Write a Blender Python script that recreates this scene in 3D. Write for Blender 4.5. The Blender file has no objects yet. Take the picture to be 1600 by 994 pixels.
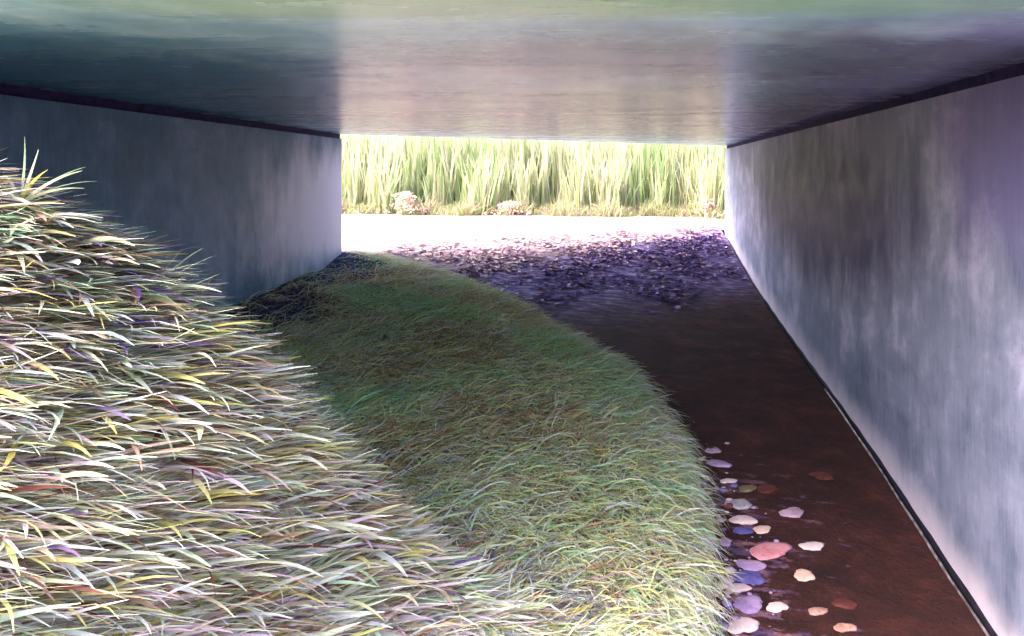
import bpy, bmesh, math, random
import numpy as np
from mathutils import Vector

random.seed(7)
RNG = np.random.default_rng(11)
scene = bpy.context.scene
col = scene.collection

# ------------------------------------------------------------------ camera
W, Hh = 1600.0, 994.0
F, CX, CY = 1150.0, 985.0, 270.0          # focal length and vanishing point in photo pixels
cam_d = bpy.data.cameras.new("camera")
cam_d.sensor_fit = 'HORIZONTAL'
cam_d.sensor_width = 36.0
cam_d.lens = 36.0 * F / W
cam_d.shift_x = -(CX - W / 2) / W
cam_d.shift_y = (CY - Hh / 2) / W
cam_d.clip_start = 0.05
cam_d.clip_end = 2000
cam = bpy.data.objects.new("camera", cam_d)
cam.rotation_euler = (math.radians(90), 0, 0)
col.objects.link(cam)
scene.camera = cam

# ------------------------------------------------------------------ sky and sun
SUN_EL = math.radians(45)
SUN_H = Vector((-0.93, -0.37, 0)).normalized()       # horizontal direction towards the sun
world = bpy.data.worlds.new("World")
scene.world = world
world.use_nodes = True
nt = world.node_tree
sky = nt.nodes.new("ShaderNodeTexSky")
sky.sky_type = 'NISHITA'
sky.sun_disc = False
sky.sun_elevation = SUN_EL
sky.sun_rotation = math.atan2(SUN_H.x, SUN_H.y)
sky.dust_density = 6.0
sky.air_density = 0.9
bg = nt.nodes["Background"]
bg.inputs["Strength"].default_value = 0.15
nt.links.new(sky.outputs[0], bg.inputs[0])
sun_d = bpy.data.lights.new("sun", 'SUN')
sun_d.energy = 1.0
sun_d.angle = math.radians(11)
sun_d.color = (1.0, 0.95, 0.90)
sun = bpy.data.objects.new("sun", sun_d)
to_sun = Vector((SUN_H.x * math.cos(SUN_EL), SUN_H.y * math.cos(SUN_EL), math.sin(SUN_EL)))
sun.rotation_euler = to_sun.to_track_quat('Z', 'Y').to_euler()
sun.location = to_sun * 60
col.objects.link(sun)
scene.view_settings.view_transform = 'Standard'
scene.view_settings.look = 'None'
scene.view_settings.gamma = 1
scene.view_settings.use_curve_mapping = False
scene.view_settings.exposure = 3.2
try:
    scene.cycles.use_denoising = True
    scene.cycles.max_bounces = 10
    scene.cycles.diffuse_bounces = 6
    scene.cycles.sample_clamp_indirect = 6
except Exception:
    pass

# ------------------------------------------------------------------ helpers
def tag(o, label=None, cat=None, group=None, kind=None):
    if label: o["label"] = label
    if cat: o["category"] = cat
    if group: o["group"] = group
    if kind: o["kind"] = kind
    return o

def srgb(r, g, b):
    f = lambda c: c / 12.92 if c <= 0.04045 else ((c + 0.055) / 1.055) ** 2.4
    return (f(r), f(g), f(b))

def mesh_np(name, verts, faces, material=None, parent=None, smooth=True):
    """verts (N,3) array, faces (M,k) int array -> one linked mesh object"""
    verts = np.asarray(verts, dtype=np.float32)
    faces = np.asarray(faces, dtype=np.int32)
    me = bpy.data.meshes.new(name)
    k = faces.shape[1]
    me.vertices.add(len(verts))
    me.vertices.foreach_set("co", verts.ravel())
    me.loops.add(faces.size)
    me.loops.foreach_set("vertex_index", faces.ravel())
    me.polygons.add(len(faces))
    me.polygons.foreach_set("loop_start", np.arange(0, faces.size, k, dtype=np.int32))
    if smooth:
        me.polygons.foreach_set("use_smooth", np.ones(len(faces), dtype=bool))
    me.update(calc_edges=True)
    me.validate()
    o = bpy.data.objects.new(name, me)
    if material: me.materials.append(material)
    col.objects.link(o)
    if parent: o.parent = parent
    return o

def set_color(o, c, name="tint"):
    c = np.asarray(c, dtype=np.float32)
    if c.shape[1] == 3:
        c = np.hstack([c, np.ones((len(c), 1), dtype=np.float32)])
    at = o.data.color_attributes.new(name, 'FLOAT_COLOR', 'POINT')
    at.data.foreach_set("color", np.ascontiguousarray(c, dtype=np.float32).ravel())

def set_float(o, name, v):
    at = o.data.attributes.new(name, 'FLOAT', 'POINT')
    at.data.foreach_set("value", np.ascontiguousarray(v, dtype=np.float32))

class NT:
    """small shorthand for building a node material"""
    def __init__(self, name, rough=0.8, spec=0.3):
        self.m = bpy.data.materials.new(name)
        self.m.use_nodes = True
        self.t = self.m.node_tree
        self.b = self.t.nodes["Principled BSDF"]
        self.b.inputs["Roughness"].default_value = rough
        self.b.inputs["Specular IOR Level"].default_value = spec
    def n(self, typ, **kw):
        nd = self.t.nodes.new(typ)
        for k, v in kw.items(): setattr(nd, k, v)
        return nd
    def l(self, a, b): self.t.links.new(a, b)
    def pos(self, scale=(1, 1, 1)):
        g = self.n("ShaderNodeNewGeometry")
        mp = self.n("ShaderNodeMapping")
        mp.inputs["Scale"].default_value = scale
        self.l(g.outputs["Position"], mp.inputs["Vector"])
        return mp.outputs[0]
    def noise(self, scale=(1, 1, 1), sc=1.0, detail=5, rough=0.55, dist=0.0):
        nd = self.n("ShaderNodeTexNoise")
        nd.inputs["Scale"].default_value = sc
        nd.inputs["Detail"].default_value = detail
        nd.inputs["Roughness"].default_value = rough
        nd.inputs["Distortion"].default_value = dist
        self.l(self.pos(scale), nd.inputs["Vector"])
        return nd.outputs["Fac"]
    def ramp(self, fac, stops):
        r = self.n("ShaderNodeValToRGB")
        e = r.color_ramp.elements
        while len(e) < len(stops): e.new(0.5)
        for i, (p, c) in enumerate(stops):
            e[i].position = p
            e[i].color = (*c, 1) if len(c) == 3 else c
        self.l(fac, r.inputs[0])
        return r.outputs[0]
    def fac(self, fac, lo, hi, a=0.0, b=1.0):
        r = self.n("ShaderNodeMapRange")
        r.interpolation_type = 'SMOOTHSTEP'
        r.inputs[1].default_value = lo; r.inputs[2].default_value = hi
        r.inputs[3].default_value = a; r.inputs[4].default_value = b
        self.l(fac, r.inputs[0])
        return r.outputs[0]
    def mix(self, f, a, b, mode='MIX'):
        m = self.n("ShaderNodeMix", data_type='RGBA', blend_type=mode)
        if isinstance(f, (int, float)): m.inputs[0].default_value = f
        else: self.l(f, m.inputs[0])
        for s, v in ((6, a), (7, b)):
            if isinstance(v, tuple): m.inputs[s].default_value = (*v, 1)
            else: self.l(v, m.inputs[s])
        return m.outputs[2]
    def math(self, op, a, b):
        m = self.n("ShaderNodeMath", operation=op)
        for i, v in enumerate((a, b)):
            if isinstance(v, (int, float)): m.inputs[i].default_value = v
            else: self.l(v, m.inputs[i])
        return m.outputs[0]
    def attr(self, name, out="Fac"):
        a = self.n("ShaderNodeAttribute"); a.attribute_name = name
        return a.outputs[out]
    def bump(self, h, strength=0.3, dist=0.02):
        b = self.n("ShaderNodeBump")
        b.inputs["Strength"].default_value = strength
        b.inputs["Distance"].default_value = dist
        self.l(h, b.inputs["Height"])
        self.l(b.outputs[0], self.b.inputs["Normal"])
    def color(self, c):
        if isinstance(c, tuple): self.b.inputs["Base Color"].default_value = (*c, 1)
        else: self.l(c, self.b.inputs["Base Color"])

# ------------------------------------------------------------------ terrain functions
def sstep(a, b, x):
    t = np.clip((x - a) / (b - a), 0, 1)
    return t * t * (3 - 2 * t)

SK = 0.754                                   # skew of the far end of the deck
def yedge(X): return 14.6 + (X + 5.65) * SK
def s_in(X, Y): return (yedge(X) - Y) * 0.8

PS = [-400, -60, -10, -3, 0, 1.5, 3, 4.8, 6, 9, 10.2, 12.4, 14, 18, 40, 400]
PZ = [2.0, -1.0, -1.36, -1.46, -1.64, -1.9, -2.2, -2.47, -2.62, -2.92, -3.05, -3.39, -3.6, -3.8, -3.9, -3.9]
def path_z(X, Y):
    s = s_in(X, Y)
    return (np.interp(s - .5, PS, PZ) + np.interp(s, PS, PZ) + np.interp(s + .5, PS, PZ)) / 3

EDGE = np.array([(0.2, -8), (0.2, 0), (0.3, 2.5), (.37, 4.45), (.50, 5.45), (.56, 6.9), (.28, 8.9), (-.1, 9.8), (-.78, 10.6),
                 (-1.7, 12.1), (-2.64, 13.3), (-3.7, 14.1), (-4.8, 14.6), (-5.7, 14.9), (-9, 15.0), (-9, -8)], dtype=float)
def bank_d(X, Y):
    """signed distance to the bank edge, positive on the bank"""
    X = np.asarray(X, float); Y = np.asarray(Y, float)
    best = np.full(X.shape, 1e9); ins = np.zeros(X.shape, bool)
    n = len(EDGE)
    for i in range(n):
        ax, ay = EDGE[i]; bx, by = EDGE[(i + 1) % n]
        if i < n - 3:
            t = np.clip(((X - ax) * (bx - ax) + (Y - ay) * (by - ay)) / ((bx - ax) ** 2 + (by - ay) ** 2), 0, 1)
            best = np.minimum(best, np.hypot(X - ax - t * (bx - ax), Y - ay - t * (by - ay)))
        c = ((ay > Y) != (by > Y))
        xi = (bx - ax) * (Y - ay) / ((by - ay) if by != ay else 1e-9) + ax
        ins ^= c & (X < xi)
    return np.where(ins, best, -best)

def bank_z(X, Y, d):
    ez = np.interp(Y, [-8, 0, 3, 4.45, 5.45, 6.9, 9.06, 10.6, 13.5, 14.6, 16], [-3.2, -3.05, -2.93, -2.86, -2.8, -2.74, -2.62, -2.36, -2.02, -1.62, -1.6])
    dd = np.clip(d, 0, 9)
    return ez - .12 + .28 * (1 - np.exp(-dd / .5)) + .1 * dd

def mound_z(X, Y):
    zr = np.interp(X, [-12, -4.2, -3.2, -2.8, -2.46, -2.1, -1.83, -1.44, -.99, -.5, 0, .5, 1.5],
                   [.06, .05, -.03, -.22, -.54, -.91, -1.33, -1.90, -2.42, -2.82, -3.1, -3.4, -4.7])
    yr = np.interp(X, [-6, -3, -1, 1], [3.25, 3.35, 4.0, 4.3])
    u = Y - yr
    return zr - .5 * np.maximum(0, -u) * (1 - .0) - np.where(u > 0, .35 * u * u / (u + .4) * 4.0, 0)

def lump(X, Y):
    return (np.sin(X * 3.1 + 1.3 * np.sin(Y * 1.7)) * np.sin(Y * 2.7 + .8 * np.sin(X * 2.3)) * .5
            + np.sin(X * 6.3 + 2.1 * Y) * np.sin(Y * 5.1 - 1.7 * X) * .25)

def ground_z(X, Y):
    X = np.asarray(X, float); Y = np.asarray(Y, float)
    p = path_z(X, Y)
    d = bank_d(X, Y)
    w = sstep(-.22, .10, d)
    b = bank_z(X, Y, d)
    k = .12
    m = mound_z(X, Y)
    bm = np.logaddexp(np.clip(b / k, -200, 200), np.clip(m / k, -200, 200)) * k
    z = p * (1 - w) + bm * w
    return z + lump(X, Y) * .045 * np.where(d > 0, 1, .35)

def pix(px, py, off=0.0):
    """point of the ground seen at photo pixel (px, py)"""
    D = np.linspace(1.2, 40, 8000)
    X = (px - CX) / F * D; Z = -(py - CY) / F * D
    hit = np.nonzero(Z < ground_z(X, D) + off)[0]
    i = hit[0] if len(hit) else len(D) - 1
    return Vector((X[i], D[i], float(ground_z(X[i], D[i]))))

def crest(px, drop=6):
    """point of the mound crest below photo column px"""
    Yc = np.linspace(1.5, 5.0, 400); Xc = (px - CX) / F * Yc
    i = int((CY - ground_z(Xc, Yc) / Yc * F).argmin())
    return Vector((Xc[i], Yc[i] - .03, float(ground_z(Xc[i], Yc[i] - .03))))

def grid(xs, ys):
    X, Y = np.meshgrid(xs, ys)
    n, m = len(xs), len(ys)
    idx = np.arange(n * m).reshape(m, n)
    f = np.stack([idx[:-1, :-1], idx[:-1, 1:], idx[1:, 1:], idx[1:, :-1]], -1).reshape(-1, 4)
    return X.ravel(), Y.ravel(), f

def axis(parts):
    a = [np.arange(p, q, st) for p, q, st in parts]
    return np.concatenate(a + [[parts[-1][1]]])

# ------------------------------------------------------------------ materials
def concrete(name, dark, mid, light, streak_axis, rough, spec, stain=None, relief=.35):  # stain also paints glow and reflections
    t = NT(name, rough, spec)
    big = t.noise((.35, .35, .45) if streak_axis == 'z' else (.12, .55, 1), 1.0, 4, .6, .6)
    if streak_axis == 'z':
        st = t.noise((3, 3, .5), 1.6, 6, .7, .5)
        fine = t.noise((22, 22, 2.2), 1.5, 4, .7)
    else:
        st = t.noise((.25, 2.4, 2.4), 1.4, 5, .65)
        fine = t.noise((.5, 22, 15), 1.5, 4, .7)
    mott = t.noise((1, 1, 1) if streak_axis == 'z' else (.25, 1, 1), 2.2, 6, .65, .4)
    f = t.math('ADD', t.math('MULTIPLY', big, .5), t.math('ADD', t.math('MULTIPLY', st, .14), t.math('MULTIPLY', mott, .36)))
    c = t.ramp(f, [(.38, dark), (.5, mid), (.61, light)])
    c = t.mix(t.fac(fine, .35, .75, 0, .18), c, light)
    spk = t.noise((1, 1, 1), 26, 2, .5)
    c = t.mix(t.fac(spk, .66, .74, 0, .6 if streak_axis == 'z' else .12), c, dark)
    if stain: c = stain(t, c)  # stains together with painted glow and reflections
    t.color(c)
    t.l(t.fac(mott, .3, .7, rough - (.06 if streak_axis == 'z' else .02), rough + (.08 if streak_axis == 'z' else .03)), t.b.inputs["Roughness"])
    t.bump(t.math('ADD', fine, t.math('MULTIPLY', spk, .5)), relief, .008)
    return t.m

def blob(t, c, centre, radius, colour, amount):
    """a ragged patch for stains and painted glow, fixed to the concrete"""
    g = t.n("ShaderNodeNewGeometry")
    s = t.n("ShaderNodeVectorMath", operation='SUBTRACT'); s.inputs[1].default_value = centre
    t.l(g.outputs["Position"], s.inputs[0])
    m = t.n("ShaderNodeVectorMath", operation='MULTIPLY'); m.inputs[1].default_value = tuple(1 / r for r in radius)
    t.l(s.outputs[0], m.inputs[0])
    ln = t.n("ShaderNodeVectorMath", operation='LENGTH')
    t.l(m.outputs[0], ln.inputs[0])
    wob = t.math('ADD', ln.outputs["Value"], t.math('MULTIPLY', t.math('SUBTRACT', t.noise((1.5, 1.5, .6), 1.3, 5, .65), .5), 1.1))
    return t.mix(t.fac(wob, 1.15, .45, 0, amount), c, colour)

def right_stain_glow(t, c):
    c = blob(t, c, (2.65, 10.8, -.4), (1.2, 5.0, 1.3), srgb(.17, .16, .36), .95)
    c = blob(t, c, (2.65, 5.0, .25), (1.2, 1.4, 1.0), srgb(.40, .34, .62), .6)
    # light on the foot of the wall, painted as a pale rim
    a = t.attr("foot")
    wob = t.math('ADD', a, t.math('MULTIPLY', t.math('SUBTRACT', t.noise((1, 1.2, 1), 2.0, 5, .6), .5), .35))
    return t.mix(t.fac(wob, .42, .0, 0, .85), c, srgb(.86, .80, .87))

def left_glow(t, c):
    c = blob(t, c, (-5.6, 14.2, -.7), (1.5, 4.2, 1.3), srgb(.88, .87, .95), .95)  # pale glow near the opening, painted into the wall colour
    return c

M_RIGHT = concrete("right_concrete", srgb(.35, .39, .49), srgb(.52, .54, .65), srgb(.75, .72, .85), 'z', .55, .4, right_stain_glow)
M_LEFT = concrete("left_concrete", srgb(.21, .35, .46), srgb(.33, .47, .60), srgb(.55, .63, .76), 'z', .6, .35, left_glow)
def ceil_tint_glow(t, c):  # soffit tints, with reflected glow and a mirrored dark band painted in
    c = blob(t, c, (3.0, 9, .76), (2.6, 9, 1), srgb(.50, .45, .74), .8)
    c = blob(t, c, (-4.5, 7, .76), (3.4, 6, 1), srgb(.26, .52, .66), .85)
    c = blob(t, c, (-.8, 3.3, .76), (2.0, .45, 1), srgb(.62, .76, .40), .4)  # green glow reflected from the grass, painted at the front edge
    c = blob(t, c, (1.0, 3.25, .76), (1.9, .4, 1), srgb(.55, .80, .58), .45)  # more of the painted grass glow, farther right
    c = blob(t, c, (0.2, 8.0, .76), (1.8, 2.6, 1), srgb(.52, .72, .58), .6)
    c = blob(t, c, (0.6, 5.0, .76), (2.6, 1.2, 1), srgb(.36, .40, .44), .6)  # dark band of mirrored shady ground, painted on
    return c
M_CEIL = concrete("soffit_concrete", srgb(.48, .68, .78), srgb(.66, .83, .90), srgb(.82, .95, .98), 'x', .26, .85, ceil_tint_glow, .02)

t = NT("bearing_rubber", .8, .2); t.color(t.ramp(t.noise((3, 3, 3), 4), [(.3, srgb(.12, .10, .22)), (.7, srgb(.24, .20, .42))])); M_RUBBER = t.m
t = NT("dark_strip", .7, .3); t.color(t.ramp(t.noise((2, 2, 2), 5), [(.35, srgb(.05, .045, .06)), (.7, srgb(.13, .11, .19))])); M_DARK_STRIP = t.m  # dark colour for the strip at the right wall foot
t = NT("edging_metal", .45, .5); t.b.inputs["Metallic"].default_value = .6
t.color(t.ramp(t.noise((2, 2, 2), 6), [(.4, srgb(.45, .40, .40)), (.6, srgb(.75, .70, .70))])); M_EDGING = t.m

# soil under the grass
t = NT("bank_soil", .95, .1)
c = t.ramp(t.noise((1, 1, 1), 3, 6, .65), [(.3, srgb(.30, .23, .22)), (.5, srgb(.42, .35, .30)), (.7, srgb(.52, .50, .38))])
far = t.fac(t.attr("inside"), -2, -6, 0, 1)
thatch = t.ramp(t.noise((1.5, 3, 3), 7, 6, .7), [(.3, srgb(.50, .40, .38)), (.5, srgb(.66, .60, .53)), (.7, srgb(.80, .76, .68))])
c = t.mix(t.attr("straw"), c, thatch)
c = t.mix(t.attr("bare"), c, t.ramp(t.noise((1, 1, 1), 5, 5, .65), [(.35, srgb(.13, .11, .22)), (.65, srgb(.22, .20, .36))]))  # shadow beside the left wall, painted as dark violet soil
c = t.mix(far, c, t.ramp(t.noise((1, 1, 1), .8, 6, .6), [(.35, srgb(.45, .55, .25)), (.65, srgb(.68, .74, .42))]))
t.color(c); t.bump(t.noise((1, 1, 1), 12, 6, .65), .6, .03); M_SOIL = t.m

# trodden earth path, sandy, with painted sunlight, where it leaves the underpass
t = NT("path_earth", .85, .25)
n1 = t.noise((1, 1.25, 1), 2.0, 9, .75, .3)
earth = t.ramp(n1, [(.34, srgb(.18, .09, .085)), (.5, srgb(.25, .122, .11)), (.60, srgb(.32, .16, .14)), (.72, srgb(.40, .22, .19))])
n2 = t.noise((1.2, 3.0, 1), 3.2, 4, .6)
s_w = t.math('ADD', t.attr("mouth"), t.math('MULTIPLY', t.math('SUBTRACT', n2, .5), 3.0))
mottle_n = t.noise((1.2, 3.2, 1), 3.4, 4, .6)
mottle = t.math('ADD', mottle_n, t.math('MULTIPLY', t.attr("verge"), -.16))
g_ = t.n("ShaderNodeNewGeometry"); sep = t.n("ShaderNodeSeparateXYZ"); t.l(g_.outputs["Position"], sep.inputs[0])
earth = t.mix(t.math('MULTIPLY', t.fac(mottle, .42, .54, 0, .8), t.fac(sep.outputs[1], 8.2, 6.2)), earth, t.ramp(t.noise((2, 2, 1), 3), [(.42, srgb(.42, .33, .50)), (.58, srgb(.66, .46, .50))]))  # pinkish mottling near the grass edge, fading farther up the path
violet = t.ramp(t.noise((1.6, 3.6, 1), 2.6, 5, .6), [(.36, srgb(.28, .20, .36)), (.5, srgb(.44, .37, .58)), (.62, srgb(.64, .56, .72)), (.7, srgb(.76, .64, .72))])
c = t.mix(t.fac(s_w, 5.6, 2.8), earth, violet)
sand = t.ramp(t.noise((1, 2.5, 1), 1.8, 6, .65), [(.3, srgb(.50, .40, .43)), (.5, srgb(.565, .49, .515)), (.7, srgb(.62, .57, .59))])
c = t.mix(t.fac(s_w, 1.1, -.1), c, sand)  # pale rim inside the mouth paints the edge of the sunlight
grn = t.noise((1, 1, 1), 34, 3, .7)
c = t.mix(t.fac(grn, .58, .72, 0, .2), c, srgb(.46, .32, .30))
c = t.mix(t.fac(grn, .42, .3, 0, .5), c, srgb(.10, .06, .06))
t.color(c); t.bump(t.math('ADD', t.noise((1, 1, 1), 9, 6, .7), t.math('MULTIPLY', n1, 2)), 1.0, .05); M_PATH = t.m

def tinted(name, rough, spec, trans=0.25):
    t = NT(name, rough, spec)
    a = t.attr("tint", "Color")
    v = t.noise((1, 1, 1), 60, 2, .5)
    c = t.mix(t.fac(v, .3, .7, 0, .35), a, (.02, .02, .02), 'MIX')
    c = t.mix(.25, a, c)
    t.color(c)
    tr = t.n("ShaderNodeBsdfTranslucent"); t.l(c, tr.inputs[0])
    mx = t.n("ShaderNodeMixShader"); mx.inputs[0].default_value = trans
    t.l(t.b.outputs[0], mx.inputs[1]); t.l(tr.outputs[0], mx.inputs[2])
    out = [n for n in t.t.nodes if n.type == 'OUTPUT_MATERIAL'][0]
    t.l(mx.outputs[0], out.inputs[0])
    return t.m
M_STRAW = tinted("straw_blades", .95, .05, .4)
M_GREEN = tinted("grass_blades", .95, .05, .35)
M_REED = tinted("reed_blades", .8, .1, .6)
M_LITTER = tinted("dead_leaves", .8, .2, .1)
M_PETAL = tinted("flower_petals", .8, .1, .5)

# ------------------------------------------------------------------ the setting: ground and path
xs = axis([(-300, -60, 30), (-60, -12, 3), (-12, -6.4, .4), (-6.4, 3.4, .09), (3.4, 12, .5), (12, 60, 3), (60, 300, 30)])
ys = axis([(-200, -20, 20), (-20, 0, 2), (0, 16, .09), (16, 30, .4), (30, 80, 4), (80, 700, 60)])
X, Y, f = grid(xs, ys)
Z = ground_z(X, Y)
d = bank_d(X, Y)
Z = Z - np.where(d < 0, .09 * np.clip(-d / .2, 0, 1), 0)      # room for the path laid over it
Z = Z - .25 * ((X > 2.4) & (Y > 2) & (Y < 22))                # channel along the foot of the right wall
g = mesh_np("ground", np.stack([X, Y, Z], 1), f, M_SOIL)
set_float(g, "inside", s_in(X, Y))
bare = sstep(-3.6, -4.9, X) * (Y > 6) * (Y < 15.5)  # mask of the painted shadow along the left wall
set_float(g, "bare", bare)  # bare holds the painted shadow along the left wall
set_float(g, "straw", sstep(-.5, .0, mound_z(X, Y) - bank_z(X, Y, d)) * (d > 0) * (Y < 8))
tag(g, kind='structure')

xs = axis([(-30, -6, .6), (-6, 2.585, .07)]); ys = axis([(1.5, 24.9, .09)])
X, Y, f = grid(xs, ys)
Z = ground_z(X, Y) + .015
d = bank_d(X, Y)
keep = (d < .06) & ~((X < -5.5) & (Y < 14.7))
f = f[keep[f].all(1)]
used = np.unique(f); re = np.zeros(len(X), int); re[used] = np.arange(len(used))
# extra pale ground right of the underpass mouth
pth = mesh_np("path", np.stack([X, Y, Z], 1)[used], re[f], M_PATH)
set_float(pth, "inside", s_in(X, Y)[used])
set_float(pth, "mouth", (s_in(X, Y) + np.clip(.4 * (X - .3), -1.3, 1.0) * (s_in(X, Y) < 3))[used])  # bends the sand's rim to the sunlight boundary it paints
set_float(pth, "verge", np.clip(-d, 0, 3)[used])
tag(pth, kind='structure')
xs = axis([(2.587, 30, .5)]); ys = axis([(21.0, 24.9, .15)])
X, Y, f = grid(xs, ys)
sg = mesh_np("sandy_ground", np.stack([X, Y, ground_z(X, Y) + .015], 1), f, M_PATH)
set_float(sg, "inside", np.minimum(s_in(X, Y), -1.0)); set_float(sg, "mouth", np.minimum(s_in(X, Y), -1.0)); set_float(sg, "verge", np.full(len(X), 3.0)); tag(sg, kind='structure')

# ------------------------------------------------------------------ underpass: walls and deck
def prism(name, outline, z0, z1, m, parent=None, nz=1):
    bm = bmesh.new()
    zs = [z0 + (z1 - z0) * i / nz for i in range(nz + 1)]
    rings = [[bm.verts.new((x, y, z)) for x, y in outline] for z in zs]
    n = len(outline)
    for a, b in zip(rings, rings[1:]):
        for i in range(n):
            bm.faces.new((a[i], a[(i + 1) % n], b[(i + 1) % n], b[i]))
    bm.faces.new(rings[-1]); bm.faces.new(rings[0][::-1])
    bmesh.ops.recalc_face_normals(bm, faces=bm.faces)
    me = bpy.data.meshes.new(name); bm.to_mesh(me); bm.free()
    me.materials.append(m)
    o = bpy.data.objects.new(name, me); col.objects.link(o)
    if parent: o.parent = parent
    return o

CEIL = .764
def arc(cx, cy, r, a0, a1, n=8):
    return [(cx + r * math.cos(math.radians(a0 + (a1 - a0) * i / n)), cy + r * math.sin(math.radians(a0 + (a1 - a0) * i / n))) for i in range(n + 1)]

XR, YR0, YR1 = 2.65, 3.0, 20.9
ysr = list(np.linspace(YR0, YR1 - .3, 60))
outline = [(XR, y) for y in ysr] + arc(XR + .28, YR1 - .28, .28, 175, 90, 7) + [(XR + .8, YR1), (XR + .8, YR0)]
rw = prism("abutment_wall", outline, -5.0, CEIL - .105, M_RIGHT, nz=40)
co = np.zeros(len(rw.data.vertices) * 3, np.float32); rw.data.vertices.foreach_get("co", co); co = co.reshape(-1, 3)
set_float(rw, "foot", co[:, 2] - path_z(np.full(len(co), 2.5), co[:, 1]))
tag(rw, "pale lavender grey concrete wall with dark stain along the right side of the path", "wall")
prism("bearing_strip", [(XR + .07, YR0 + .05), (XR + .07, YR1 - .1), (XR + .7, YR1 - .1), (XR + .7, YR0 + .05)], CEIL - .1045, CEIL - .0005, M_RUBBER, rw)

yd = np.linspace(3.2, 14.5, 80)
V, Fc = [], []
for i, yy in enumerate(yd):
    zb = float(path_z(2.5, yy)); hh = .008 + .035 * float(sstep(13, 5, yy)) + .006 * math.sin(yy * 9)
    for xx, zz in ((XR - .012, zb - .6), (XR - .012, zb + hh), (XR + .01, zb + hh + .004), (XR + .01, zb - .6)):
        V.append((xx, yy, zz))
for i in range(len(yd) - 1):
    for k in range(4):
        a, b = i * 4 + k, i * 4 + (k + 1) % 4
        Fc.append((a, b, b + 4, a + 4))
mesh_np("foot_strip", V, Fc, M_DARK_STRIP, rw, smooth=False)  # dark strip added along the gap at the wall foot
XL, YL0, YL1 = -5.65, 3.1, 14.6
XL0 = -5.17
outline = [(XL0 - .9, YL0), (XL0, YL0), (XL, YL1 - .3)] + arc(XL - .25, YL1 - .25, .25, 5, 90, 7) + [(XL - .9, YL1)]
lw = prism("abutment_wall", outline, -5.0, CEIL - .105, M_LEFT, nz=1)
tag(lw, "dark slate blue concrete wall behind the straw mound on the left", "wall")
prism("bearing_strip", [(XL0 - .07, YL0 + .05), (XL - .07, YL1 - .1), (XL - .8, YL1 - .1), (XL0 - .8, YL0 + .05)], CEIL - .1045, CEIL - .0005, M_RUBBER, lw)

YN = 3.15
dk = prism("bridge_deck", [(-6.5, YN), (3.5, YN), (3.5, yedge(3.5) + .05), (-6.5, yedge(-6.5) + .05)], CEIL, 1.5, M_CEIL)
tag(dk, "smooth grey concrete bridge deck roofing the underpass between both walls", "bridge deck")

# earth embankments that carry the road on either side
def embankment(name, x0, x1, y0, y1a, y1b):
    nx, ny = 18, 30
    vs, fs = [], []
    for j in range(ny + 1):
        for i in range(nx + 1):
            x = x0 + (x1 - x0) * i / nx
            ya = y0; yb = y1a + (y1b - y1a) * i / nx
            v = j / ny
            y = ya + (yb - ya) * v
            h = np.clip(min(v, 1 - v) * 3.2, 0, 1)
            h = h * h * (3 - 2 * h)
            vs.append((x, y, -4.2 + 5.6 * h + .1 * math.sin(x * 1.3 + y * .9) * h))
    w = nx + 1
    for j in range(ny):
        for i in range(nx):
            a = j * w + i; fs.append((a, a + 1, a + w + 1, a + w))
    o = mesh_np(name, vs, fs, M_SOIL)
    set_float(o, "inside", np.full(len(vs), -10.0))
    tag(o, kind='structure')
embankment("embankment", -40, -6.45, 2.2, 12.0, 15.4)
embankment("embankment", 3.47, 40, 2.2, 21.6, 26.0)

# ------------------------------------------------------------------ blades
def blades(name, roots, az, pitch0, pitch1, length, width, tint, material, segs=4, roll=.5, parent=None, tip=.12, curl=None):
    """ribbon blades: roots (N,3); az heading; pitch from root to tip (radians)"""
    N = len(roots)
    P = np.array(roots, float).copy()
    secs = []
    for k in range(segs + 1):
        u = k / segs
        wv = width * np.where(u < .3, .55 + 1.5 * u, 1.0 - (1 - tip) * ((u - .3) / .7) ** 1.6)
        a = az + (curl * u if curl is not None else 0)
        rl = roll_arr * 1.0 if False else None
        sx = -np.sin(a); sy = np.cos(a)
        secs.append((P.copy(), wv, sx, sy))
        if k < segs:
            p = pitch0 + (pitch1 - pitch0) * (k + .5) / segs
            st = length / segs
            P = P + np.stack([np.cos(a) * np.cos(p) * st, np.sin(a) * np.cos(p) * st, np.sin(p) * st], 1)
    r = RNG.normal(0, roll, N)
    V = np.zeros((N, segs + 1, 2, 3))
    for k, (C, wv, sx, sy) in enumerate(secs):
        off = np.stack([sx * np.cos(r) * wv / 2, sy * np.cos(r) * wv / 2, np.sin(r) * wv / 2], 1)
        V[:, k, 0] = C - off; V[:, k, 1] = C + off
    V = V.reshape(-1, 3)
    base = (np.arange(N) * (segs + 1) * 2)[:, None]
    q = np.array([[2 * k, 2 * k + 1, 2 * k + 3, 2 * k + 2] for k in range(segs)])
    Fq = (base[:, None, :] + q[None]).reshape(-1, 4)
    o = mesh_np(name, V, Fq, material, parent)
    set_color(o, np.repeat(tint, (segs + 1) * 2, axis=0))
    return o

def pick(pal, n, jit=.12, weights=None):
    cols = np.array([srgb(*c[:3]) for c in pal]); w = np.array([c[3] for c in pal]); w = w / w.sum()
    i = RNG.choice(len(pal), n, p=w)
    return np.clip(cols[i] * np.exp(RNG.normal(0, jit, (n, 1))) * np.exp(RNG.normal(0, jit * .4, (n, 3))), 0.002, .9)

def sheltered(x, y):
    return (x > -5.45) & (x < 2.4)

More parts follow.
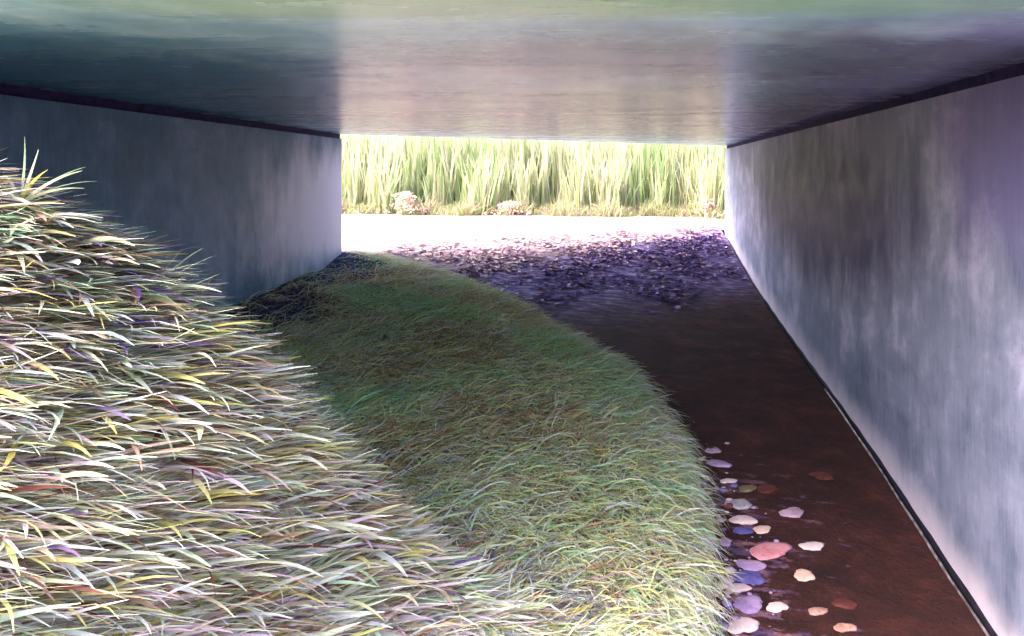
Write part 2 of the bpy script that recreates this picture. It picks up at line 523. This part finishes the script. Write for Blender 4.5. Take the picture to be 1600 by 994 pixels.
# pale straw on the near mound
N = 170000
x = RNG.uniform(-5.4, .75, N); y = RNG.uniform(1.2, 6.2, N)
m = mound_z(x, y); b = bank_z(x, y, bank_d(x, y))
front = m - b
fade = np.clip((front + .35) / .5, 0, 1)
near = np.clip((5.4 - y) / 1.6, 0, 1) * np.clip((.9 - np.abs(x + .6)) / .5 + .6, 0, 1)
ok = (RNG.uniform(0, 1, N) < np.maximum(fade, .22 * near)) & (bank_d(x, y) > .02)
x, y = x[ok], y[ok]; N = len(x)
roots = np.stack([x, y, ground_z(x, y) - .01], 1)
az = np.radians(RNG.normal(36, 34, N) + 16 * np.sin(x * 2.2 + y * 1.4))
pal = [(.93, .89, .80, 5), (.88, .88, .72, 4), (.92, .82, .82, 5), (.84, .80, .64, 4), (.74, .74, .46, 3.4), (.72, .70, .36, 1.2), (.76, .88, .70, 3), (.90, .72, .78, 2.5),
       (.66, .76, .66, 2), (.55, .66, .60, 1), (.70, .62, .56, 3), (.54, .44, .40, 2.0), (.42, .24, .23, 1.6), (.42, .34, .52, .7), (.82, .73, .82, 2.2), (.60, .57, .42, 2)]
tint = pick(pal, N)
hi = np.clip((-1.9 - x) / .8, 0, 1) * np.clip((y - 2.8) / .5, 0, 1)     # greener, violet patch near the crest
pal2 = [(.60, .70, .58, 3), (.42, .58, .50, 2), (.36, .28, .50, 2), (.85, .80, .80, 2), (.40, .32, .28, 2.5), (.70, .68, .50, 2)]
t2 = pick(pal2, N); sel = RNG.uniform(0, 1, N) < .65 * hi
tint[sel] = t2[sel]
L = RNG.uniform(.10, .40, N); Wd = (.004 + .023 * RNG.uniform(0, 1, N) ** 1.8) * (.5 + L)
Wd = Wd * np.clip(y / 3.3, .6, 1.05) * 1.2
gr = tint.mean(1, keepdims=True)
tint = np.clip((tint * .92 + gr * .08) * np.array([1.34, 1.2, 1.16]), 0, .78)
st = blades("straw_grass", roots, az, np.radians(RNG.normal(13, 10, N)), np.radians(RNG.normal(-12, 12, N)), L, Wd * 1.5, tint, M_STRAW, 5, .22,
            curl=RNG.normal(0, .35, N))
tag(st, "long pale straw coloured grass flopped over the sunlit near mound", "grass", kind='stuff')

# green grass over the shaded bank
def bank_points(N, ymin=3.4, ymax=15):
    x = RNG.uniform(-5.6, .8, N); y = ymin + (ymax - ymin) * RNG.uniform(0, 1, N) ** 1.15
    d = bank_d(x, y)
    thin = sstep(-3.4, -5.2, x + .35 * np.sin(y * 2.3)) * (y > 6)  # thins the grass over the painted wall shadow
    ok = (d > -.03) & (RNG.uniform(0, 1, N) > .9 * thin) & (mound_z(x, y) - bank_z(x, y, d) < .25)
    return x[ok], y[ok], d[ok]
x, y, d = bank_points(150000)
N = len(x)
roots = np.stack([x, y, ground_z(x, y) - .01], 1)
edge_w = np.exp(-np.clip(d, 0, 9) / .55)
swirl = 25 * np.sin(x * 1.5 + y * .9) + 20 * np.sin(y * 1.9 - x * .7)
az = np.radians(np.where(RNG.uniform(0, 1, N) < edge_w, RNG.normal(-62, 24, N) + np.where(y > 9.5, 30, 0), RNG.normal(-8, 55, N) + swirl))
pal_g = [(.52, .56, .34, 4), (.62, .64, .42, 3), (.40, .46, .30, 3), (.34, .50, .36, 2), (.30, .50, .44, 1.2), (.70, .68, .50, 2), (.44, .36, .28, 2.5),
         (.32, .25, .20, 1.5), (.72, .70, .30, 1), (.78, .78, .68, 1.2), (.38, .36, .54, 1.0), (.52, .26, .22, .4)]
tint = pick(pal_g, N)
pal_t = [(.26, .50, .44, 3), (.30, .52, .42, 2), (.60, .60, .22, 1), (.42, .44, .28, 2)]
q = lump(x * .45, y * .5 + 2)
sel = (RNG.uniform(0, 1, N) < np.clip(q * 1.6 + .1, 0, .7)) & (y > 6)
tint[sel] = pick(pal_t, N)[sel]
pal_b = [(.40, .30, .24, 3), (.50, .42, .30, 2), (.34, .28, .22, 2)]
sel = (RNG.uniform(0, 1, N) < np.clip(-q * 1.3, 0, .35)) & (y > 5.5)
tint[sel] = pick(pal_b, N)[sel]
pal_e = [(.72, .72, .58, 3), (.82, .80, .74, 2), (.66, .70, .36, 2), (.48, .56, .40, 2), (.54, .46, .42, 1)]
sel = (RNG.uniform(0, 1, N) < .75 * np.exp(-np.clip(d, 0, 9) / .22))
tint[sel] = pick(pal_e, N)[sel]
# blue-violet shadow in the hollow behind the mound, painted into the blades
hollow_shade = np.exp(-((mound_z(x, y) - bank_z(x, y, d) + .45) / .35) ** 2) * (y < 7.5) * (x < -.3)
sel = RNG.uniform(0, 1, N) < .5 * hollow_shade
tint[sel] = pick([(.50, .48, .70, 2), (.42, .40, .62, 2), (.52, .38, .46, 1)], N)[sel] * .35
gr = tint.mean(1, keepdims=True)
tint = np.clip((tint * .62 + gr * .38) * np.array([4.0, 3.6, 2.75]), 0, .8)
L = RNG.uniform(.12, .42, N); Wd = RNG.uniform(.005, .016, N)
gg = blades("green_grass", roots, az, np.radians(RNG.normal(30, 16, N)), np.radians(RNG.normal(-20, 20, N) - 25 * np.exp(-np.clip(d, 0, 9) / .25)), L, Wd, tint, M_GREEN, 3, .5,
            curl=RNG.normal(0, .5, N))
tag(gg, "tangled olive and teal green grass covering the shaded bank", "grass", kind='stuff')

# long pale strands hanging over the edge of the bank above the path
N = 16000
k = RNG.integers(1, 13, N); u = RNG.uniform(0, 1, N)
ex = EDGE[k, 0] * (1 - u) + EDGE[k + 1, 0] * u; ey = EDGE[k, 1] * (1 - u) + EDGE[k + 1, 1] * u
tx = EDGE[k + 1, 0] - EDGE[k, 0]; ty = EDGE[k + 1, 1] - EDGE[k, 1]; tn = np.hypot(tx, ty)
nx, ny = ty / tn, -tx / tn
off = -np.abs(RNG.normal(0, .16, N)) + .0 + .05 * np.sin(ey * 5.1) + .04 * np.sin(ey * 11.3 + ex * 3)
x = ex + nx * off; y = ey + ny * off
ok = (y > 3.6) & (RNG.uniform(0, 1, N) < np.clip(.55 + .5 * np.sin(ey * 3.3 + ex * 2.0), .15, 1))
x, y, nx, ny = x[ok], y[ok], nx[ok], ny[ok]; N = len(x)
roots = np.stack([x, y, ground_z(x, y) - .005], 1)
az = np.arctan2(ny, nx) + np.radians(RNG.normal(-42, 34, N))
tint = np.clip(pick([(.78, .76, .66, 3), (.86, .84, .80, 2.5), (.74, .74, .46, 2), (.58, .64, .48, 2), (.64, .54, .50, 1.5), (.80, .70, .70, 1), (.40, .54, .46, 1)], N) * 1.3, 0, .8)
fg = blades("fringe_grass", roots, az, np.radians(RNG.normal(28, 16, N)), np.radians(RNG.normal(-48, 18, N)), RNG.uniform(.12, .42, N), RNG.uniform(.004, .011, N), tint, M_GREEN, 4, .5, curl=RNG.normal(0, .45, N))
tag(fg, "long pale strands hanging over the edge of the green bank above the path", "grass", kind='stuff')

# ------------------------------------------------------------------ grass tufts standing out on the crest
def blade_mesh(name, heading, p0, p1, length, width, tint, parent):
    o = blades(name, np.zeros((1, 3)), np.array([heading]), np.array([p0]), np.array([p1]), np.array([length]), np.array([width]), np.array([tint]), M_STRAW, 7, .3, parent)
    return o
def tuft(loc, label, specs):
    e = bpy.data.objects.new("grass_tuft", None); col.objects.link(e); e.location = loc + Vector((0, 0, .05))
    e.empty_display_size = .1
    tag(e, label, "grass tuft", "tufts sticking up from the mound crest")
    for hd, p0, p1, ln, w, c in specs:
        ln *= (.95 if len(specs) > 7 else 1.3); w *= 1.3; p0 += 12; p1 += 8
        blade_mesh("blade", math.radians(hd), math.radians(p0), math.radians(p1), ln, w, srgb(*c), e)
pale, sage, olive, rose = (.88, .88, .76), (.62, .72, .60), (.74, .72, .40), (.90, .80, .80)
tuft(crest(38), "tallest pale green tuft at the upper left end of the mound crest",
     [(15, 68, 84, .34, .02, sage), (5, 58, 66, .29, .016, pale), (20, 40, 10, .34, .018, sage), (0, 34, 4, .36, .015, pale), (-20, 48, 12, .28, .014, olive), (150, 55, 20, .2, .015, pale), (30, 30, -8, .34, .014, sage), (-5, 22, -14, .36, .016, pale)])
tuft(crest(246), "forked sage green tuft sticking out beside the dark left wall",
     [(10, 42, 22, .24, .018, sage), (0, 26, 12, .28, .016, sage), (25, 56, 40, .18, .014, pale), (-10, 4, -24, .30, .018, pale), (5, 12, -16, .26, .014, rose)])
tuft(crest(300), "small olive tuft crossing pale blades halfway down the mound crest",
     [(10, 58, 46, .22, .016, olive), (0, 40, 24, .16, .014, sage), (20, 70, 58, .14, .012, pale), (-15, 10, -20, .2, .014, pale)])
tuft(crest(400), "wispy whitish tuft above the blue shadow in the hollow",
     [(0, 28, 10, .26, .014, pale), (15, 42, 18, .24, .012, pale), (-12, 10, -14, .24, .014, rose), (8, 52, 30, .2, .012, sage), (0, 18, 0, .28, .012, pale)])
tuft(pix(640, 845), "long cream tuft lying across the foot of the mound",
     [(12, 28, 4, .34, .022, pale), (4, 20, -6, .34, .018, pale), (26, 36, 12, .28, .016, sage), (-10, 12, -14, .30, .018, rose)])

# ------------------------------------------------------------------ dead leaves on the path near the mouth
N = 26000
x = RNG.uniform(-5.2, 2.5, N); s = np.abs(RNG.normal(0, 1, N)) * 2.6 - .7
y = yedge(x) - s / .8
clump = np.sin(x * 2.1 + y * 1.1) * np.sin(y * 1.7 - x * 1.3) + .6 * np.sin(x * 5.3) * np.sin(y * 4.1)
d = bank_d(x, y)
ok = (d < -.15) & (s < 4.4 + .8 * np.sin(x * 2.3)) & (RNG.uniform(0, 1, N) < np.clip(.55 + .5 * clump, .08, 1)) & ~((s < .4) & (RNG.uniform(0, 1, N) < .7))
x, y, s = x[ok], y[ok], s[ok]; N = len(x)
pal_l = [(.32, .23, .40, 4), (.42, .34, .58, 4), (.52, .44, .68, 3), (.64, .56, .72, 2.5), (.74, .62, .70, 1), (.82, .72, .72, .7), (.24, .14, .18, 2), (.40, .22, .24, 1)]
tint = pick(pal_l, N)
lt = pick([(.74, .60, .62, 3), (.78, .70, .70, 3), (.66, .56, .68, 2), (.56, .46, .62, 1)], N)
sel = RNG.uniform(0, 1, N) < np.clip((1.6 - s - .4 * x) / 1.4, 0, .95)
tint[sel] = lt[sel]  # paler leaves paint the sunlit strip at the mouth
th = RNG.uniform(0, 2 * np.pi, N); a = RNG.uniform(.025, .085, N); bb = a * RNG.uniform(.4, .7, N)
tl = RNG.normal(0, .35, N)
base = np.stack([x, y, ground_z(x, y) + .04], 1)
shape = np.array([(-1, 0, .0), (-.4, .8, .25), (.4, .7, .2), (1, 0, -.1), (.4, -.8, .25), (-.4, -.7, .2)])
V = np.zeros((N, 6, 3))
for k, (u, v, h) in enumerate(shape):
    lx = u * a; ly = v * bb
    V[:, k, 0] = base[:, 0] + lx * np.cos(th) - ly * np.sin(th)
    V[:, k, 1] = base[:, 1] + lx * np.sin(th) + ly * np.cos(th)
    V[:, k, 2] = base[:, 2] + h * a * .5 + ly * np.sin(tl)
Fq = (np.arange(N) * 6)[:, None, None] + np.array([[0, 1, 2, 3], [0, 3, 4, 5]])[None]
ll = mesh_np("leaf_litter", V.reshape(-1, 3), Fq.reshape(-1, 4), M_LITTER, smooth=False)
set_color(ll, np.repeat(tint, 6, axis=0))
tag(ll, "violet and mauve dead leaves strewn over the path at the underpass mouth", "leaf litter", kind='stuff')

# ------------------------------------------------------------------ stones and sun flecks on the path, all built as flat stones
def stone_mat(name, a, b):
    t = NT(name, .75, .25)
    c = t.ramp(t.noise((1, 1, 1), 9, 5, .65, .5), [(.35, srgb(*a)), (.65, srgb(*b))])
    c = t.mix(t.fac(t.noise((1, 1, 1), 40, 3, .6), .6, .72, 0, .5), c, srgb(.25, .15, .15))
    t.color(c); t.bump(t.noise((1, 1, 1), 30, 4, .6), .5, .01)
    return t.m
SM = {'pink': stone_mat("pink_stone", (.80, .46, .50), (.86, .60, .62)), 'white': stone_mat("white_stone", (.86, .70, .70), (.92, .82, .81)),
      'cream': stone_mat("cream_stone", (.86, .68, .60), (.91, .78, .71)), 'lilac': stone_mat("lilac_stone", (.60, .48, .66), (.76, .62, .74)),
      'violet': stone_mat("violet_stone", (.30, .26, .52), (.44, .40, .62)), 'rust': stone_mat("rust_sun_fleck", (.32, .15, .14), (.42, .22, .20)),  # rust ones are sun flecks built as low stones
      'mauve': stone_mat("mauve_stone", (.66, .50, .58), (.80, .68, .74)), 'grey': stone_mat("grey_stone", (.56, .52, .54), (.72, .68, .70)),
      'olive': stone_mat("olive_stone", (.42, .36, .24), (.56, .50, .36)), 'tan': stone_mat("tan_stone", (.58, .40, .36), (.76, .60, .54))}
STONES = [
    (1126, 727, 40, 'lilac', "orchid lilac flat stone farthest up the path beside the grass edge"),
    (1142, 754, 28, 'white', "small whitish stone just below the farthest lilac stone at the grass edge"),
    (1171, 766, 32, 'olive', "olive drab flat stone on the path, the only greenish one"),
    (1203, 766, 36, 'rust', "rust brown sun fleck, built as a stone, touching the olive stone"),
    (1158, 790, 48, 'grey', "ragged grey stone on the path below the olive one"),
    (1246, 804, 40, 'mauve', "mauve stone alone on the dark earth right of the grey stone"),
    (1164, 815, 42, 'white', "pinkish white flat stone above a small violet stone"),
    (1163, 832, 32, 'violet', "dark violet stone left of a cream stone, under the pinkish white one"),
    (1196, 830, 34, 'cream', "cream stone right of the dark violet stone"),
    (1136, 849, 28, 'lilac', "lilac stone half under the grass fringe level with the big pink stone"),
    (1207, 863, 68, 'pink', "largest stone on the path, flat and salmon pink"),
    (1278, 856, 40, 'white', "blush white stone out on bare earth right of the largest pink stone"),
    (1176, 886, 48, 'lilac', "broad lavender stone directly below the largest pink stone"),
    (1172, 905, 54, 'violet', "long blue violet stone below the broad lavender stone"),
    (1265, 902, 38, 'cream', "peach cream stone on bare earth below the blush white stone"),
    (1154, 921, 42, 'white', "bright white stone below the long blue violet stone"),
    (1172, 947, 56, 'lilac', "broad greyish lavender stone below the bright white stone"),
    (1139, 951, 22, 'violet', "small indigo stone left of the broad greyish lavender stone"),
    (1220, 952, 36, 'white', "rosy white stone right of the broad greyish lavender stone"),
    (1287, 958, 32, 'tan', "tan pink stone on bare earth near the bottom of the path"),
    (1130, 977, 20, 'violet', "tiny indigo stone at the bottom edge beside the grass"),
    (1163, 981, 56, 'white', "large pinkish white stone nearest the viewer"),
    (1333, 984, 36, 'tan', "brownish rose stone nearest the right wall at the bottom"),
    (1331, 947, 42, 'rust', "flat rust red sun fleck, built as a stone, between the tan pink stone and the right wall"),
    (1296, 746, 40, 'rust', "faint rust red sun fleck, built as a stone, highest on the right side of the path"),
    (1118, 706, 30, 'mauve', "thin mauve stone tucked at the grass edge above all others"),
]
for px, py, w, kind, label in STONES:
    p = pix(px - 5 - .06 * max(0, px - 1180), py)
    rad = w / 2 / F * p.y
    bm = bmesh.new()
    bmesh.ops.create_icosphere(bm, subdivisions=3, radius=1)
    r = random.Random(px * 31 + py)
    ph = [r.uniform(0, 6.28) for _ in range(6)]
    dep = r.uniform(.55, .75)
    for v in bm.verts:
        an = math.atan2(v.co.y, v.co.x)
        k = 1 + .13 * math.sin(2 * an + ph[0]) + .09 * math.sin(3 * an + ph[1]) + .06 * math.sin(5 * an + ph[2]) + .05 * math.sin(9 * an + ph[3]) + .035 * math.sin(14 * an + ph[4])
        zz = v.co.z + .12 * math.sin(3 * v.co.x + ph[4]) * math.cos(3 * v.co.y + ph[5])
        zz = math.copysign(abs(zz) ** .7, zz)
        v.co = Vector((v.co.x * k * rad, v.co.y * k * rad * dep, zz * min(.16 * rad, .022)))
    for fce in bm.faces: fce.smooth = True
    me = bpy.data.meshes.new("path_stone"); bm.to_mesh(me); bm.free()
    me.materials.append(SM[kind])
    o = bpy.data.objects.new("path_stone", me); col.objects.link(o)
    o.location = (p.x, p.y, p.z + .012); o.rotation_euler = (0.05, 0, r.uniform(-.25, .25))
    tag(o, label, "stone", "flat stones lying on the path")

# small grit and chips between the stones
N = 9000
x = RNG.uniform(.4, 2.5, N); y = RNG.uniform(3.9, 8.6, N)
d = -bank_d(x, y)
c1 = np.sin(x * 7 + y * 3) * np.sin(y * 9 - x * 4)
ok = (d > .02) & (RNG.uniform(0, 1, N) < np.exp(-d / .26) * np.clip((8.2 - y) / 2.2, 0.04, 1) * np.clip(.55 + .6 * c1, .1, 1)) & (d < .75)
x, y = x[ok], y[ok]; N = len(x)
tint = pick([(.80, .66, .70, 3), (.66, .56, .70, 3), (.86, .76, .74, 2), (.44, .38, .58, 1.5), (.50, .28, .26, 2), (.40, .24, .20, 3), (.60, .50, .38, 1)], N)
a = .008 + .06 * RNG.uniform(0, 1, N) ** 2.6; th = RNG.uniform(-.5, .5, N); asp = RNG.uniform(.5, .9, N); hz = RNG.uniform(.25, .5, N)
base = np.stack([x, y, ground_z(x, y) + .012], 1)
V = np.zeros((N, 9, 3))
jit = RNG.uniform(.75, 1.2, (N, 9))
for k in range(8):
    an = k % 4 * math.pi / 2 + (0.0 if k < 4 else .6)
    rr = (1.0 if k < 4 else .62) * jit[:, k] * a
    lx = rr * np.cos(an); ly = rr * np.sin(an) * asp
    V[:, k, 0] = base[:, 0] + lx * np.cos(th) - ly * np.sin(th)
    V[:, k, 1] = base[:, 1] + lx * np.sin(th) + ly * np.cos(th)
    V[:, k, 2] = base[:, 2] + (0 if k < 4 else 1) * hz * a
V[:, 8] = base; V[:, 8, 2] += hz * a * 1.15
tri = []
for k in range(4):
    k2 = (k + 1) % 4
    tri += [(k, k2, 4 + k), (k2, 4 + k2, 4 + k), (4 + k, 4 + k2, 8)]
Ft = (np.arange(N) * 9)[:, None, None] + np.array(tri)[None]
gt = mesh_np("grit", V.reshape(-1, 3), Ft.reshape(-1, 3), M_LITTER, smooth=False)
set_color(gt, np.repeat(tint, 9, axis=0))
tag(gt, "small mauve and brown grit scattered between the stones along the grass edge", "grit", kind='stuff')

# thin metal edging along the channel at the right wall
ysn = np.linspace(4.2, 9.8, 60)
V, Fc = [], []
for i, yy in enumerate(ysn):
    z = float(path_z(2.58, yy)) + .03
    for dx, dz in ((0, -.2), (0, 0), (.012, 0), (.012, -.2)):
        V.append((2.587 + dx + .004 * math.sin(yy * 5), yy, z + dz))
for i in range(len(ysn) - 1):
    for k in range(4):
        a = i * 4 + k; b = i * 4 + (k + 1) % 4
        Fc.append((a, b, b + 4, a + 4))
es = mesh_np("edging_strip", V, Fc, M_EDGING, smooth=False)
tag(es, "thin pale metal edging strip along the dark gap at the right wall foot", "edging")

# ------------------------------------------------------------------ reeds and flowers beyond the mouth
N = 22000
x = RNG.uniform(-22, 14, N); y = 24.6 + np.abs(RNG.normal(0, 1, N)) * 3.2 + .35 * np.sin(x * 1.7) + .25 * np.sin(x * 4.1)
roots = np.stack([x, y, ground_z(x, y) - .02], 1)
pal_r = [(.84, .86, .60, 4), (.90, .90, .70, 4), (.78, .82, .56, 3), (.70, .78, .48, 2), (.92, .92, .82, 3), (.88, .80, .70, 1)]
tint = pick(pal_r, N, .06)
gz = np.sin(x * .9 + 1) + .6 * np.sin(x * 2.3)
sel = RNG.uniform(0, 1, N) < np.clip(gz * .5, 0, .5)
L = RNG.uniform(1.2, 3.9, N) * np.where(y < 25.2, .6, 1)
tint[sel] = pick([(.68, .84, .48, 2), (.74, .85, .54, 2), (.80, .86, .62, 1)], N)[sel]
gr = tint.mean(1, keepdims=True)
tint = np.clip((tint * .72 + gr * .28), 0, 1) * .72
rd = blades("reed_bed", roots, RNG.uniform(0, 2 * np.pi, N), np.radians(RNG.normal(86, 5, N)), np.radians(RNG.normal(74, 11, N)), L, RNG.uniform(.03, .12, N), tint, M_REED, 4, .6)
tag(rd, "bright yellow green reeds standing in full sun beyond the underpass mouth", "reeds", kind='stuff')

N = 11000
x = RNG.uniform(-14, 8, N); y = 24.35 + RNG.normal(0, .28, N) + .25 * np.sin(x * 1.3) + .15 * np.sin(x * 3.7)
roots = np.stack([x, y, ground_z(x, y) - .01], 1)
dgc = np.array([1.0, 1.0, 1.0]) * .5
dg = blades("dry_grass", roots, RNG.uniform(0, 2 * np.pi, N), np.radians(RNG.normal(70, 14, N)), np.radians(RNG.normal(30, 25, N)), RNG.uniform(.12, .8, N) * (.6 + .5 * np.sin(x * 2.1) ** 2),
            RNG.uniform(.015, .04, N), pick([(.94, .84, .78, 2), (.92, .76, .74, 1.2), (.90, .90, .70, 4), (.82, .88, .58, 3)], N) * dgc, M_REED, 3, .8)
tag(dg, "low rosy cream dry grass fringing the sunlit sand under the reeds", "grass", kind='stuff')

def flower_plant(loc, h, w, label):
    e = bpy.data.objects.new("flowering_plant", None); col.objects.link(e); e.location = loc
    tag(e, label, "plant", "pink flowering plants at the foot of the reeds")
    r = np.random.default_rng(int(abs(loc.x) * 100))
    n = 14
    hd = r.uniform(0, 6.28, n)
    blades("stems", np.stack([r.normal(0, w * .15, n), r.normal(0, w * .15, n), np.zeros(n)], 1), hd, np.radians(r.normal(72, 8, n)), np.radians(r.normal(60, 12, n)),
           r.uniform(.5, 1, n) * h, np.full(n, .02), np.tile(srgb(.45, .58, .30), (n, 1)), M_REED, 3, .6, e)
    e.children[0]["kind"] = "stuff"
    n = 300
    zz = r.uniform(.08, 1, n) ** .8
    rad = w * .8 * (1.05 - zz) ** .7 * (1 + .35 * np.sin(zz * 9)) * np.sqrt(r.uniform(0, 1, n)); an = r.uniform(0, 6.28, n)
    c = np.stack([rad * np.cos(an), rad * np.sin(an), zz * h], 1)
    cols = np.array([srgb(.88, .70, .70), srgb(.90, .80, .78), srgb(.86, .64, .66), srgb(.84, .84, .66)])[r.integers(0, 4, n)]
    b = blades("blossoms", c, r.uniform(0, 6.28, n), r.normal(.3, .6, n), r.normal(0, .6, n), r.uniform(.06, .12, n), r.uniform(.05, .08, n), cols, M_PETAL, 2, .8, e, tip=.5)
    b["kind"] = "stuff"
def at(px, Y): 
    xx = (px - CX) / F * Y
    return Vector((xx, Y, float(ground_z(xx, Y))))
flower_plant(at(632, 23.9), .75, 1.0, "pink blossoming plant near the left wall end, tallest of the pink ones")
flower_plant(at(796, 24.1), .45, 1.0, "low pink blossoming plant at the middle of the reed foot")
flower_plant(at(1106, 24.2), .6, .8, "pink blossoming plant beside the far end of the right wall")
